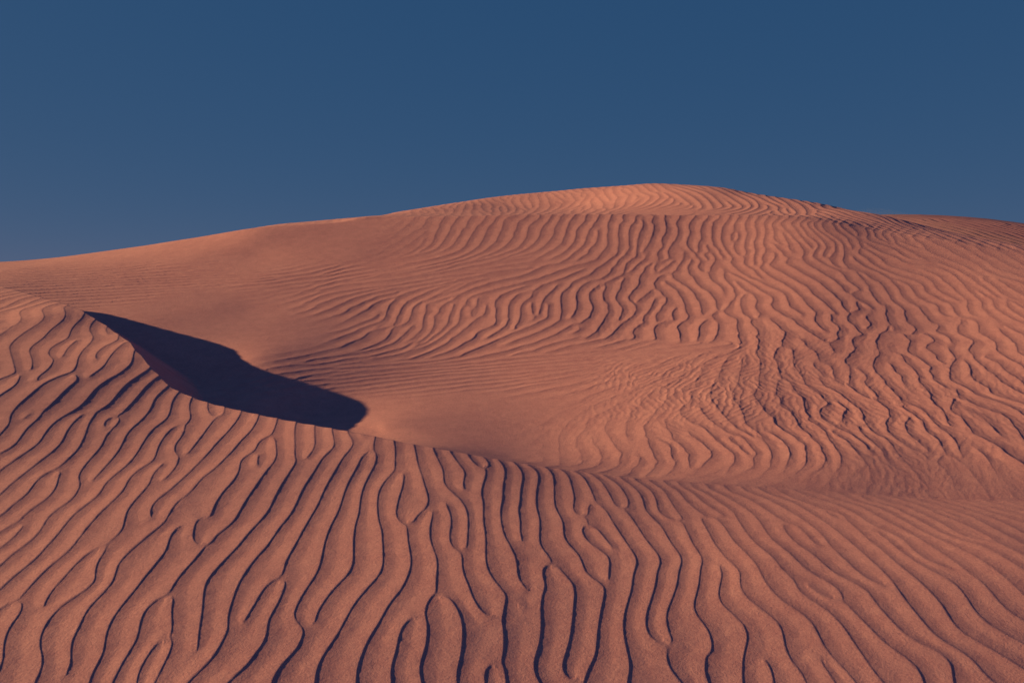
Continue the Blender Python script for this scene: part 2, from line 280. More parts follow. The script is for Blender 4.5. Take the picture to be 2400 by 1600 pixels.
LINES_F = '''
# tile u0 v0 scale
@ 0 1200 3.92
235,100 190,145 140,210 80,275 0,330
160,95 90,125 0,180
215,780 160,790 60,840 0,885
205,900 150,970 80,1060 40,1150 28,1240 35,1340 15,1410
1120,165 1000,235 900,315 800,380 700,470 620,560 520,660 440,760 400,860
430,1355 380,1440 310,1568 290,1620
1650,115 1580,180 1550,260 1520,370 1430,470 1370,560 1310,610 1250,710 1160,820 1090,910 1010,1020 965,1130 955,1290 900,1390 850,1470 825,1568 810,1640
1570,745 1480,790 1360,880 1290,980 1275,1080 1250,1200 1160,1320 1090,1440 1020,1568 990,1640
1635,745 1580,830 1565,940 1595,1080 1600,1180 1540,1300 1470,1430 1400,1568 1370,1640
1520,1120 1440,1190 1370,1290 1290,1420 1255,1490 1255,1568 1240,1640
2352,1280 2300,1400 2200,1480 2080,1568 2000,1640
@ 0 880 3.92
350,20 335,40
285,335 215,395
765,345 680,420 610,510 570,600 490,690 360,790 230,900 100,1000 0,1095
1120,340 1010,380 950,440 975,490 1035,500
580,860 535,920 520,1010 440,1120 330,1190 220,1270 165,1350
1545,95 1430,200 1380,310 1290,410 1180,500 1130,590 1080,690 1000,790 920,880 840,970
1755,200 1735,290 1750,390 1695,460 1660,550 1600,630 1600,690 1640,740 1610,830 1540,920 1490,960
1905,235 1905,310 1960,390 1890,490 1800,610 1710,730
2060,280 2045,370 2000,385 1960,385
1270,0 1150,90 1060,200 980,285 890,325 830,410 790,500 750,600 700,690 600,785 550,840 450,880 340,955 270,1060 190,1140 100,1190 70,1240
2352,1020 2240,1170 2180,1290 2150,1334 2050,1419 1960,1474 1925,1564 1860,1599 1790,1694 1700,1794 1610,1904 1580,1974
1670,1060 1610,1150 1540,1260 1520,1344 1420,1424 1300,1514 1180,1614 1080,1714 1045,1794 1045,1894 980,1964 880,2064 790,2164 755,2244 725,2334 650,2434 632,2514 650,2644
1640,440 1560,490 1480,590 1440,680 1400,780 1280,850 1180,940 1130,1050 1040,1140 950,1220 905,1254 860,1314 790,1384 720,1484 670,1564 600,1639 500,1709 420,1774 320,1884 250,1964 215,2034 210,2114 205,2154
1500,800 1420,880 1360,1000 1270,1100 1170,1230 1140,1344 1130,1424 1080,1494 1000,1574 930,1649 885,1734 875,1814 895,1874 860,1934 760,2004 640,2069 540,2134 450,2244 380,2344 352,2444 370,2524 430,2604
1640,150 1580,240 1560,330 1520,400 1400,490 1320,600 1250,710 1170,810 1060,900 970,980 910,1090 800,1170 700,1240 600,1349 510,1469 420,1564 350,1659 270,1734 150,1824 50,1914 0,1969
1800,1320 1765,1404 1770,1514 1850,1584
2210,320 2180,400 2100,500 1980,620 1880,740 1750,870 1640,980 1540,1070 1420,1150 1375,1230 1385,1310
0,530 90,430 85,385 150,285 240,210 350,110 450,45 560,0
1440,15 1350,85 1250,210 1150,310 1090,400 1035,500 980,530 930,640 860,720 770,830 715,920 735,1000 700,1070 660,1140 540,1210 470,1254 420,1324 370,1414 300,1499 200,1574 120,1624 40,1704 0,1744
710,20 705,50 600,130 520,220 450,285 395,330 330,410 240,480 170,590 100,665 0,710
1040,0 950,65 870,125 800,220 720,300 600,365 480,440 400,540 350,620 220,710 100,800 0,865
@ 0 640 4.9
60,172 0,192
180,200 60,225 0,235
250,217 100,250 0,270
315,235 150,270 60,290 0,315
405,258 260,290 160,335 90,380 0,410
480,282 360,330 260,380 120,410 0,445
600,315 450,360 330,395 225,425 215,465 250,520 220,580 130,630 60,670 0,705
190,595 90,620 0,640
690,345 560,375 480,405 480,455 520,510 460,570 350,635 230,710 150,780 105,830 120,910 150,1010 180,1130 180,1155 80,1190 0,1215
760,372 712,390 745,440 745,520 680,580 580,645 530,710 480,760 380,820 325,880 350,950 365,1000 360,1100
970,465 930,530 850,600 805,670 780,750 680,800 590,850 548,910 580,960 610,990 570,1070 500,1150 430,1190 418,1225
885,765 780,850 710,970
1095,525 1040,580 1025,650 1070,720 1030,800 950,880 900,960 880,1040 830,1140 700,1176
1225,610 1200,660 1225,700
1365,710 1350,780 1220,830 1120,900 1090,950 1110,990
1425,795 1320,880 1240,970 1215,1040 1150,1110 1060,1160 1025,1200
1535,870 1520,980 1500,1060 1400,1130 1380,1175 1300,1178
875,1155 882,1200
235,1175 210,1240 150,1310 50,1370 0,1410
1715,1105 1600,1170 1587,1178
@ 500 1200 3.92
700,580 650,680 600,830 490,1010 500,1110 475,1190 490,1250
490,1225 370,1300 330,1430
1145,0 1080,110 1030,230 1000,370 975,500 920,600 820,740 740,900 730,970 790,1040 840,1080 800,1200 770,1300 690,1330 580,1440 530,1510 525,1568 520,1640
1340,0 1300,110 1280,250 1285,400 1285,490 1230,580 1110,680 1010,810 935,930 925,990 945,1050
1505,0 1520,90 1545,150 1555,300 1560,470 1540,560 1440,660 1340,770 1250,900 1180,1040 1110,1170 1010,1290 940,1420 930,1568 930,1640
1665,0 1680,60 1730,110 1775,140 1790,280 1820,480 1770,610 1720,720 1620,820 1570,930 1510,1060 1410,1190 1370,1310 1320,1420 1315,1568 1315,1640
2020,0 1990,110 1990,250 2030,370 2060,480 2040,640 2055,760
2010,740 1960,850 1955,930
1925,890 1950,960 1950,1080 1945,1240 1880,1370 1865,1450 1900,1568 1920,1640
1860,930 1770,1010 1700,1120 1690,1270 1640,1400 1625,1490 1645,1568 1650,1640
2170,0 2190,100 2165,230 2190,320 2240,370 2290,400 2280,480 2300,590 2360,700 2350,745 2400,850 2460,930 2560,990
2110,750 2190,800 2250,900 2285,1000 2280,1250 2255,1430 2225,1500 2240,1568 2260,1640
@ 500 900 3.92
405,275 405,320 340,430 240,530 150,640 0,780 -130,870 -200,980 -260,1070
580,305 575,370 550,440 550,460 450,500 400,550 390,600 260,690 235,790 190,890 90,990 10,1120 0,1220
555,480 575,570 580,650 540,730 450,850 350,990 230,1170 190,1260 0,1390
430,630 400,700 410,760
750,350 745,450 745,660 755,720 620,930 550,1060 510,1160 400,1276 330,1346 240,1466 120,1596 20,1700 -70,1816 -100,1946 -100,2076 -130,2236 -145,2346 -135,2426
925,380 930,480 925,590 850,690
1080,410 1105,500 1110,590 1020,650 930,800 820,960 750,1120 700,1210 600,1316 500,1476 370,1606 290,1726 230,1836 175,2006 125,2176 125,2276 50,2386 30,2496 -80,2596 -180,2686 -260,2744
1210,435 1270,510 1285,560 1200,660 1120,790 1020,960 950,1110 900,1190 830,1316 760,1446 690,1566 650,1626 645,1686 660,1731 600,1756 460,1886 380,2026 290,2166 285,2226
1345,460 1385,510
1490,490 1465,560 1495,620 1490,710 1430,820 1370,960 1345,1080 1340,1176
1440,600 1370,660 1310,780 1230,920 1180,1070 1145,1176
1650,520 1670,600 1660,720 1665,795 1570,890 1510,980 1500,1080 1505,1176
1750,805 1735,930 1690,1050 1665,1176
1835,550 1860,640 1880,750 1930,900 1975,1050 1970,1110 1905,1176 1850,1246 1820,1306
2025,1155 2020,1176
2140,1110 2170,1176
@ 1000 1000 3.92
50,193 110,310 155,410 150,500 200,570 270,630 330,690 375,800 378,900 370,1050 365,1165
200,222 280,320 355,420 325,520 350,580
370,250 420,320 480,370 545,400
500,275 560,310 580,380 550,400 540,460 500,560 500,620 520,700 515,860 535,1000 530,1200 550,1330 640,1440 740,1550 715,1614 690,1714 705,1864 715,2014 705,2184 715,2352 715,2420
640,300 700,350 720,440 700,530 700,660 675,740 680,880 710,990 760,1100 820,1220 835,1310 825,1370 850,1420 910,1490
780,322 850,370 885,460 865,560 855,690 835,760 855,860 855,980 880,1050
900,342 1000,390 1030,460 1005,580 1000,720 1035,860 1025,980 1030,1080 1100,1170 1160,1220 1190,1250 1240,1340 1320,1400 1360,1470 1355,1568 1345,1734 1320,1914 1270,2084 1235,2184 1235,2254 1290,2314 1350,2344
1070,368 1140,410 1165,500 1170,700 1220,810 1260,910 1255,1000 1300,1080 1390,1160 1430,1260 1450,1330 1500,1390 1590,1420 1630,1440 1640,1520 1600,1684 1560,1904 1545,2094 1470,2194 1440,2264 1440,2352 1440,2420
1200,388 1290,430 1330,550 1355,660 1345,760 1390,820 1470,855
1340,408 1430,450 1500,560 1550,670 1650,780 1720,900 1820,1060 1900,1160 1945,1250 1905,1320 1890,1384 1885,1484 1830,1644 1805,1764 1810,1934 1840,2084 1890,2154
1480,428 1580,480 1660,590 1720,700 1770,760 1840,780
1520,685 1485,720 1480,800 1500,880 1600,980 1670,1070 1740,1140
1480,860 1430,900 1420,960 1470,1050 1570,1120 1640,1160 1690,1240 1660,1340 1690,1420
1620,452 1740,510 1820,610 1855,690 1840,780 1900,870 1980,1000 2060,1100 2140,1190 2155,1260 2115,1310 2105,1424 2060,1574 2015,1704 2005,1814 2040,1914 2120,1974 2230,2024 2290,2114
1790,478 1900,550 1980,650 2005,750 2070,830 2160,920 2210,1020 2290,1130 2345,1200 2340,1260 2310,1310 2300,1424 2250,1564 2190,1684 2185,1804 2220,1914 2290,1994 2290,2034
1920,498 2050,570 2110,680 2115,760 2190,830 2300,870 2370,890
835,1554 870,1634 930,1674
1160,1224 1110,1244 1055,1314 1070,1404 1105,1504 1060,1544 1035,1614 1050,1714 1055,1864 1035,2014 975,2164 970,2244 1040,2352 1080,2420
1005,1494 1050,1544
620,2124 540,2214 515,2274 540,2352 560,2420
1850,2134 1865,2250 1830,2352 1820,2420
2180,2094 2230,2224 2352,2352 2400,2420
@ 1500 1000 3.92
110,517 210,570 265,660 320,750 415,880 405,900 440,980 480,1080 540,1160 580,1225 555,1260 543,1384 528,1484 478,1614 478,1684 558,1774 638,1864 663,1944 673,2024
250,533 350,580 410,660 500,740 610,820
570,850 580,880 640,990 690,1090 760,1180 830,1250 930,1330 900,1420 930,1514 1028,1614 1158,1694 1268,1774 1318,1854 1353,1944
370,545 470,590 560,670 680,750 790,820
690,830 780,920 860,1050 960,1150 1090,1300 1110,1380 1180,1470 1308,1604 1458,1684 1578,1774 1638,1874 1628,1914 1688,2004 1808,2154 1960,2324 2010,2420
480,560 600,600 720,680 860,780 910,870 980,980 1100,1110 1240,1220 1290,1310 1430,1415 1430,1480 1508,1554 1658,1634 1828,1774 1898,1874 1960,1974 2090,2190 2210,2352 2270,2420
640,570 760,620 900,700 1040,800 1120,900 1210,1030 1380,1170 1470,1270 1600,1360 1760,1430 1850,1530 1900,1614 1891,1634 2026,1764 2136,1874 2236,1984 2376,2074 2526,2174 2606,2264 2621,2352 2630,2420
820,590 960,640 1100,720 1250,820 1340,870 1440,900 1520,970 1590,1050 1650,1100
1315,880 1320,920 1380,1010 1480,1100 1600,1180 1700,1280 1860,1390 2020,1440 2106,1524 2166,1634 2276,1744 2396,1884 2526,1974 2706,2034 2846,2104 2876,2174 2856,2352 2850,2420
990,600 1150,650 1330,750 1500,850 1640,960 1740,1080 1860,1190 1990,1320 2110,1410 2230,1450
1180,620 1400,690 1600,810 1760,920 1940,1060 2100,1200 2270,1360 2366,1484 2456,1624 2606,1794 2706,1924 2856,2014 3026,2084 3076,2184 3156,2284 3256,2352 3330,2420
1350,640 1550,710 1750,810 1870,880
728,1274 758,1364 718,1474 703,1554 758,1644 858,1714 948,1784 1018,1914 983,1950 968,1984 943,2084 948,2234 938,2352
593,2154 578,2264 608,2352 630,2420
218,2104 258,2214 388,2352 450,2420
1248,1914 1308,1984 1348,2084
1328,2124 1438,2194 1498,2264 1528,2352 1545,2420
1168,2164 1208,2234 1218,2352 1220,2420
1598,2074 1668,2184 1758,2284 1798,2352 1830,2420
1526,1414 1606,1504 1706,1574 1886,1614
@ 1800 1200 3.92
385,-80 520,-30 630,0 720,50 780,120 850,170 900,230 1050,340 1200,480 1350,600 1500,740 1640,900 1680,1030 1760,1110 1900,1180 2100,1290 2352,1430 2500,1500
500,-111 650,-66 800,14 950,114 1110,180 1240,250 1380,390 1500,460 1700,520
970,160 1100,250 1250,380 1400,480 1600,580 1760,680 1840,810 1890,920 1980,1010 2150,1100 2352,1210 2500,1270
640,-111 850,-56 1000,34 1100,90 1250,160 1400,250 1550,340 1750,480 1900,590 2020,680 2090,800 2200,910 2352,1000 2500,1060
800,-101 1000,-46 1150,24 1250,80 1450,190 1700,300 1950,430 2150,570 2270,680 2352,770 2450,830
950,-91 1150,-56 1230,0 1400,80 1600,190 1750,250 1950,300 2150,400 2352,540 2450,600
1100,-86 1250,-60 1380,0 1550,80 1700,170 1850,240 2130,290
1300,-96 1430,-50 1520,0 1650,50 1800,110 2000,210 2140,290 2200,330 2352,400 2450,450
1630,0 1780,60
1450,-95 1620,-50 1750,0 1870,40 2000,110 2150,190 2352,300 2450,350
1600,-90 1780,-45 1900,0 2050,50 2200,110 2352,200 2450,240
1750,-90 1900,-50 2050,0 2200,50 2352,100 2450,130
1900,-85 2050,-45 2200,0 2352,35 2450,60
2330,1500 2420,1568 2500,1620
'''
LINES_B = '''
@ 1300 400 3.92
45,430 30,500 0,560
140,460 110,520 95,600 60,670 0,720
280,470 220,520 190,620 140,700 60,770
350,490 300,600 260,690 170,750
400,540 400,610 370,670 300,730
495,480 490,560 480,650 500,690 430,750
640,470 590,500 585,600 585,700 570,770 430,870
740,465 690,520 680,620 690,700 650,770 590,820 540,880 500,940 430,990
805,465 815,510 770,590 760,680 745,740 750,790 700,820 650,870 620,950 480,1020 470,1060 440,1110 450,1190 490,1250 490,1310 435,1390
910,430 880,460 920,520 900,600 850,690 795,750
1020,490 1020,560 980,640 995,700 950,750 965,820
1140,430 1115,480 1140,560 1120,630 1060,680 1035,760 1050,810
1300,420 1235,490 1240,560 1220,650 1230,710 1270,750
1420,430 1345,510 1350,600 1320,690 1320,750
1510,440 1450,500 1450,650 1500,720 1550,800
1610,440 1540,520 1540,680 1600,760 1640,810 1620,850 1700,930 1830,1000 1950,1060 2130,1130 2140,1190 2170,1260 2260,1310
1700,430 1650,490 1650,550
1650,560 1615,600 1625,660
1685,560 1690,620 1640,690 1680,770 1740,810 1740,860 1830,910 1870,960 1920,1000
1780,430 1750,500 1770,600 1745,670 1760,750 1745,810
1880,430 1840,470 1855,590 1830,660 1840,740 1830,880
1960,440 1925,480 1935,560 1915,640 1945,740 1900,810 1930,850
2060,440 1985,490 2020,560 2010,620 2080,680
2150,440 2075,490 2150,570 2210,640 2300,740 2270,800 2352,870
2220,450 2170,490 2230,560 2352,700
2110,560 2090,580 2140,660 2150,720
1980,660 2060,720 2100,780 2170,810 2100,840 2200,900 2352,990
2000,750 2030,800 1970,870 2100,950 2250,1030 2340,1110
1935,850 1880,885 1970,970 2130,1060 2220,1130 2330,1240
1600,940 1540,960 1590,1020 1640,1080 1665,1140 1610,1230 1565,1310 1640,1350 1700,1385 1650,1440 1700,1480 1665,1520 1720,1568
1600,940 1700,980 1800,1040 1920,1120
1655,1010 1730,1090 1800,1130 1840,1150 1855,1210 1835,1270 1880,1300 1870,1355
1770,1130 1720,1160 1700,1240 1740,1320 1820,1360 1775,1410 1850,1450 1880,1480 1830,1530
1400,680 1420,730
1440,740 1370,770 1410,820
1440,745 1480,820 1440,870 1430,950 1440,1000 1530,1060 1570,1100
1280,760 1340,830 1315,900 1420,960
1260,810 1220,900 1280,990 1350,1090 1410,1110 1460,1180
1200,750 1190,810 1140,860 1130,910
1130,910 1080,940 1090,990 1200,1060 1270,1110 1280,1160 1330,1210 1340,1280 1360,1310
1110,820 1050,860 970,920
1040,820 950,850 910,890 930,920
960,820 840,870 820,910 770,980
800,830 740,880 680,940
1080,930 940,980 920,1050 990,1130
1000,1020 1110,1080 1160,1160 1210,1240 1190,1270 1230,1360 1120,1410 1110,1450 1160,1520 1170,1568
770,990 765,1070
640,980 600,1030 610,1080 550,1170 620,1250 625,1310 570,1380
440,1030 330,1110 315,1180 360,1280
270,1050 200,1110 200,1180 220,1230
150,1070 50,1140 60,1240 65,1310
760,1060 700,1120 680,1190 740,1240 740,1300 650,1390
920,1070 820,1150 760,1210
920,1190 890,1260 790,1370
1040,1170 1000,1240 920,1330 925,1390
1120,1260 1070,1310 1100,1360
1490,1190 1490,1260 1550,1300
1520,1290 1430,1320 1470,1370
1400,1370 1320,1420 1330,1500 1370,1500
840,1390 730,1430 710,1480 740,1530
1010,1390 910,1430 905,1480 940,1530
640,1390 540,1480 470,1550
450,1390 380,1480 270,1550
@ 1800 480 3.92
280,140 205,170 260,240 330,330 390,400
340,140 285,180 330,240 380,310 440,350 460,400 410,470 490,530 560,570 680,620 710,690 790,740 840,780
410,150 350,180 400,240 500,330 540,380 520,440 490,480 570,500
470,150 420,180 450,240 560,310 620,370 610,430 580,470 580,540 700,590 800,610 860,680 900,690
560,150 500,170 510,230 600,300 690,360 690,410 700,470
630,150 585,180 640,250 740,330 770,400
720,150 650,180 690,230 780,290 830,330 850,390
800,150 725,170 770,220 830,270 830,300
840,155 920,260 905,310 960,350 1130,390 1200,420 1260,480 1400,510 1500,530
900,160 980,260 980,300 1120,360
960,170 1050,260 1060,300 1130,350
1110,270 1150,310 1190,370 1280,410 1340,450 1490,520
890,350 980,410 1080,450 1170,470 1220,520 1350,550 1500,560 1650,610 1740,680 1840,770 1900,840 1970,880 1960,940 2050,1010
880,400 1000,470 1070,520 1090,560 1250,600 1400,640 1490,690 1560,790 1680,850 1750,890
870,400 820,440 920,490 940,530 1010,570 1200,650 1390,710 1440,760 1450,800 1620,890
780,470 820,520 900,570 1030,620 1120,680 1210,770 1220,830 1250,890 1400,940 1410,970 1460,1050
720,480 680,510 740,580 870,610 940,680 1040,720 1090,780 1140,880 1230,940 1260,1030 1280,1060 1240,1080 1340,1110 1370,1150 1330,1170
230,500 330,540 480,620 600,690 690,760 690,800 760,830
200,490 145,520 240,580 360,660 500,730 560,790
0,550 100,610 250,690 370,760 390,820 500,880 580,960 650,1000
0,650 200,750 300,840 370,930 460,990
600,810 680,900 690,960 750,990
940,790 970,860 1020,910
790,800 800,850 850,870
1170,680 1310,750 1350,830 1440,880 1560,920 1570,980 1640,1030 1770,1040 1780,1090
1280,850 1320,900 1400,930
850,880 960,940
830,880 780,920 860,960 740,1000 700,1050 800,1100 820,1130
1660,900 1710,960 1720,1010 1870,1050 1940,1110 1920,1160 2000,1210 2080,1250
1840,880 1830,940 1860,1010
1550,520 1740,600 1860,670 1990,760 2110,860
2090,880 2080,940 2180,1000 2260,1060 2352,1090
1960,680 2060,730 2130,810 2280,870
2100,680 2200,750 2352,830
2190,860 2180,910 2260,980 2352,1050
2200,870 2352,950
1430,370 1470,420 1550,460
1200,330 1330,380 1400,400
1540,360 1650,400 1700,440
2040,550 2100,590 2352,670
1880,520 1960,560 1990,600 2150,670 2300,700
1920,780 1980,830 2080,880
20,1070 100,1110 170,1170 150,1190
50,860 30,940 130,1000 260,1070 300,1120 420,1170 400,1190 560,1270
440,1010 425,1070 490,1130 530,1160
600,1020 560,1060 640,1110 680,1140 610,1170 660,1230 560,1270
900,1040 945,1090 910,1130
1090,910 1090,1000 1080,1070 1100,1090 1080,1150 990,1190 1020,1210 960,1240
1140,1075 1180,1130 1140,1170
890,1190 760,1220 770,1270 730,1275
1250,1190 1330,1260 1330,1280 1260,1300 1290,1350 1380,1390 1410,1422 1510,1502 1490,1542 1540,1612 1610,1672
1590,1110 1530,1170 1660,1200 1680,1240
1440,1180 1550,1230 1520,1260 1420,1290 1480,1340 1550,1360 1520,1410 1610,1440
1750,1110 1740,1170 1820,1220 1920,1260 1820,1310 1880,1370 1900,1410 1970,1480 2010,1540
@ 1800 700 3.92
1230,500 1260,560 1320,620 1390,700 1400,780 1480,840 1490,930 1590,1010 1640,1090 1660,1150
1740,550 1680,600 1650,680 1680,760 1740,790
1800,560 1850,600 1840,630 1880,680 1860,720 1920,770
1980,530 2110,580 2140,630 2240,710 2320,740 2352,800
2080,660 2110,740 2200,800 2352,880
2040,840 2010,855 2080,890 2200,930 2352,970
1790,790 1860,850 1960,890 2050,930 2200,970 2290,1020
1730,820 1780,910 1900,980 2100,1040 2250,1150 2320,1270
1720,880 1680,970 1680,1030 1790,1110 1860,1200 1870,1240 2000,1300 2100,1340 2200,1440 2352,1510
1050,770 1120,830 1210,920 1310,980 1430,1030 1500,1110 1600,1200 1720,1320 1750,1400 1800,1460
1210,930 1210,990 1310,1040 1420,1120 1450,1200 1580,1310 1620,1390 1730,1470 1850,1540
740,800 860,880 990,950 1110,1030 1150,1100
860,750 930,820 1010,890 1040,950 1180,1030
1080,1060 1110,1180
1060,1170 1120,1240 1260,1340 1400,1420 1500,1500
1310,1100 1270,1130 1270,1210 1350,1300 1440,1370 1480,1440
630,850 740,930 800,1000 870,1030 870,1080 900,1160 960,1220 1080,1280 1160,1370 1240,1480 1330,1560 1390,1640 1350,1690 1480,1770
310,890 340,980 330,1030 400,1090
450,1030 480,1090 570,1160 610,1240 730,1300 800,1390 915,1490 850,1570 740,1640
570,960 480,1020 460,1050
640,950 720,1020 670,1110 700,1160
810,1150 860,1230 960,1310 1050,1390 1080,1480 1080,1560
600,1130 670,1200 780,1260 900,1340 970,1440
980,1530 960,1600 900,1680
1180,1520 1190,1590 1215,1650
1540,1500 1640,1570 1700,1650
1600,1390 1600,1440 1540,1500
360,1110 450,1160 550,1260 590,1340 660,1430 680,1510 650,1570 580,1620
110,980 240,1060 280,1140 340,1220 430,1310 500,1380 540,1470 500,1530 380,1620
0,1050 80,1110
40,1130 150,1210 280,1290 350,1390 350,1480 290,1570 100,1690
0,1220 100,1280 190,1390 190,1500 110,1620
260,660 330,740
450,710 520,800 600,830
590,690 630,760 730,790 770,740 750,700
460,650 540,730 600,780
935,610 1010,690 1060,740 1100,760
1140,620 1240,740
800,620 880,680 910,700 900,750
720,530 665,560 740,620 760,690
990,540 970,580 935,610
@ 1300 760 3.92
1710,870 1800,950 1900,1020 1990,1110
1580,860 1700,970 1850,1050 1950,1110 1990,1200 1985,1300 1900,1390 1890,1420 1700,1450
1430,880 1560,980 1700,1030 1810,1110 1850,1210 1820,1300 1700,1380 1560,1420
1300,910 1420,980 1500,1080 1620,1170 1665,1240 1610,1350 1470,1420
1560,1020 1700,1130 1800,1260
1340,1080 1430,1150 1475,1210 1390,1250 1290,1370 1100,1420 920,1440
1000,930 1070,1000 1080,1050 1200,1150 1240,1230 1240,1350
860,1070 890,1150 940,1260 900,1330 810,1390
940,1050 1040,1110 1080,1210
1130,1270 1090,1330 1030,1380
790,1230 740,1310 720,1350 630,1400
500,1060 590,1170 600,1260 560,1310
340,1080 430,1170 430,1250 380,1310
190,1080 240,1180 260,1270
30,1060 60,1110
1540,1320 1440,1370 1300,1410 1100,1440
800,250 1000,220 1300,190
0,330 700,280 1200,240 1600,200
1880,0 1880,30
@ 800 760 3.92
0,470 400,430 800,390 1300,340 1800,290 2352,250
0,505 400,460 900,410 1400,360 2000,310 2352,290
0,545 400,490 900,440 1500,380 2100,340 2352,320
0,580 400,530 900,470 1500,410 2000,380 2352,350
0,615 400,570 900,510 1400,460 1900,420 2352,380
80,640 500,600 1000,540 1500,490 2000,440 2352,400
150,670 600,630 1100,570 1600,510 2100,450
200,700 700,660 1200,600 1700,540 2200,460
400,720 900,680 1400,620 1900,540
1000,740 1400,690 1800,620 2200,540
0,440 500,400 1000,340 1400,270 1850,150
0,410 500,370 900,330 1100,290
0,275 200,230 400,140 490,0
0,210 130,140 290,40 360,0
0,300 250,250 480,170 600,70 640,20
0,330 300,290 600,200 700,110 770,30
200,330 520,280 720,160 850,40
380,310 640,240 820,130 960,0
560,300 800,190 920,110 1070,0
640,320 900,210 1000,140 1180,0
1600,270 1750,240 1900,190 2150,130
1900,255 2100,200 2352,150
1150,250 1350,180 1500,110 1800,0
@ 0 580 3.92
0,285 400,285 900,260 1500,220
0,300 500,300 1000,270 1700,230
0,320 500,310 1000,285 1500,250 2352,230
0,345 600,325 1100,300 1700,265 2352,245
150,360 700,340 1200,315 1800,280 2352,265
250,390 800,360 1300,330 1900,300 2352,290
350,415 900,385 1500,350 2000,320 2352,310
380,440 900,410 1500,380 2000,340
400,460 1000,430 1500,400 2000,370 2352,330
500,490 1000,460 1500,430 2000,390
550,515 1000,490 1500,460 1900,420
650,540 1100,520 1500,490
700,565 1100,550 1500,520
760,590 1100,580 1400,560
@ 800 400 3.92
2010,440 1960,520 1940,600 1850,700 1700,770 1300,850
1930,440 1850,520 1820,600 1750,690 1600,760 1280,880
1830,430 1730,500 1710,600 1630,700 1500,760 1200,840 900,910
1700,430 1620,480 1590,580 1500,700 1330,780 1050,860 800,900 500,960
1490,450 1470,560 1390,680 1250,770 1000,850 700,910 400,960 100,1010
1420,450 1350,520 1310,620 1220,730 1050,810 800,870 500,930 200,970 0,1010
1320,450 1240,520 1180,620 1100,730 950,790 700,850 430,900 0,970
1190,430 1130,540
1060,740 900,800 700,840 420,870
1040,470 990,560 900,690 750,760 500,830 430,850
790,440 750,520
900,500 860,620 780,710 600,790 430,830
760,650 690,720 560,780 430,825
560,710 480,760 380,800
1280,860 1100,900 800,960 500,1010
1740,900 1500,920 1200,980 900,1050 700,1090 500,1160
2020,860 1850,880 1700,960 1400,1030 1150,1110 950,1180
2352,820 2100,890 1900,960 1650,1040 1400,1100 1200,1150
1700,800 1300,860
0,1050 200,1030 400,1010 700,960 1000,900
0,1110 200,1080 500,1050 800,1000 1100,960 1700,900
0,1160 200,1110 400,1080 700,1050 1000,1000 1500,950
0,1230 150,1160 350,1110 600,1070 900,1030
0,1320 150,1230 350,1150 500,1120
0,1400 200,1290 330,1200 500,1160
0,1470 200,1390 310,1350 350,1290
0,1530 200,1440 380,1370 430,1240 520,1170
170,1568 310,1470 470,1420 540,1300 590,1210 650,1180 850,1090 980,1050
420,1568 480,1450 560,1420 640,1340 650,1260 720,1210
600,1568 730,1450 770,1330 770,1230
700,1568 800,1490 850,1430 850,1360 920,1250 1010,1200 1130,1120
820,1530 960,1450 1000,1330 1030,1230
880,1568 1000,1480 1080,1390 1090,1300 1130,1220
1000,1550 1180,1410 1240,1360
1190,1320 1160,1200
1230,1300 1240,1180
1320,1320 1330,1250
1430,1330 1410,1240 1430,1170 1500,1130 1700,1060
1530,1330 1540,1240 1600,1150
1650,1330 1650,1240 1740,1170
1750,1310 1750,1210
1830,1320 1820,1270 1860,1180 1950,1090
1900,1310 1900,1220
1200,1550 1300,1450 1400,1440 1430,1370
1350,1530 1500,1430 1540,1370
1600,1450 1610,1390 1650,1350
'''
LINES_D = '''
@ 1300 400 3.92
1380,145 1580,230 1700,310 1720,350 1500,390 1300,410
1500,150 1690,240 1790,290 1800,340 1690,390
1130,150 1300,200 1400,260 1440,310 1470,350
1230,150 1400,210 1500,280 1550,330 1450,360
980,150 1100,210 1180,260 1230,300
760,180 830,220 890,240
430,270 450,310 440,340
560,260 545,340
660,260 640,320
780,270 720,320
880,260 780,330 600,370
1030,270 930,330 800,370
1190,330 1000,350 800,380
1850,290 1870,340 1760,390
1700,180 1900,260 2040,330 2060,370
2000,230 2120,300 2200,370 2230,400
1900,210 2000,270 2110,330 2150,390
2150,260 2280,330 2320,400
1600,300 1640,330 1500,370 1000,400
1250,370 900,395
330,290 330,340 250,380
170,300 100,350 0,380
@ 800 400 3.92
2200,290 2160,340 1900,390
1820,300 1800,350 1760,390
1920,330 1880,370 1800,400
1640,350 1690,380
1550,270 1600,340 1590,390
1270,320 1330,390
1180,360 1200,390
1140,320 1110,390
1040,360 1010,410
940,350 960,390
840,350 880,390
1700,250 1750,300
1980,240 2050,300
2100,210 2160,280
1450,290 1490,300 1540,370
640,370 650,410
@ 1800 480 3.92
500,30 620,60 760,110 840,130
640,40 800,90 980,130
760,90 900,130 1100,190
900,100 1070,150 1250,220
1000,130 1150,190 1350,260
1130,160 1300,230 1500,290
'''

t0 = time.time()
lf = read_lines(LINES_F, F, 2.5, 12); lb = read_lines(LINES_B, B, 6.2, 17.5); ld = read_lines(LINES_D, D, 13.3, 21)
print("lines", len(lf), len(lb), len(ld), round(time.time() - t0, 1))

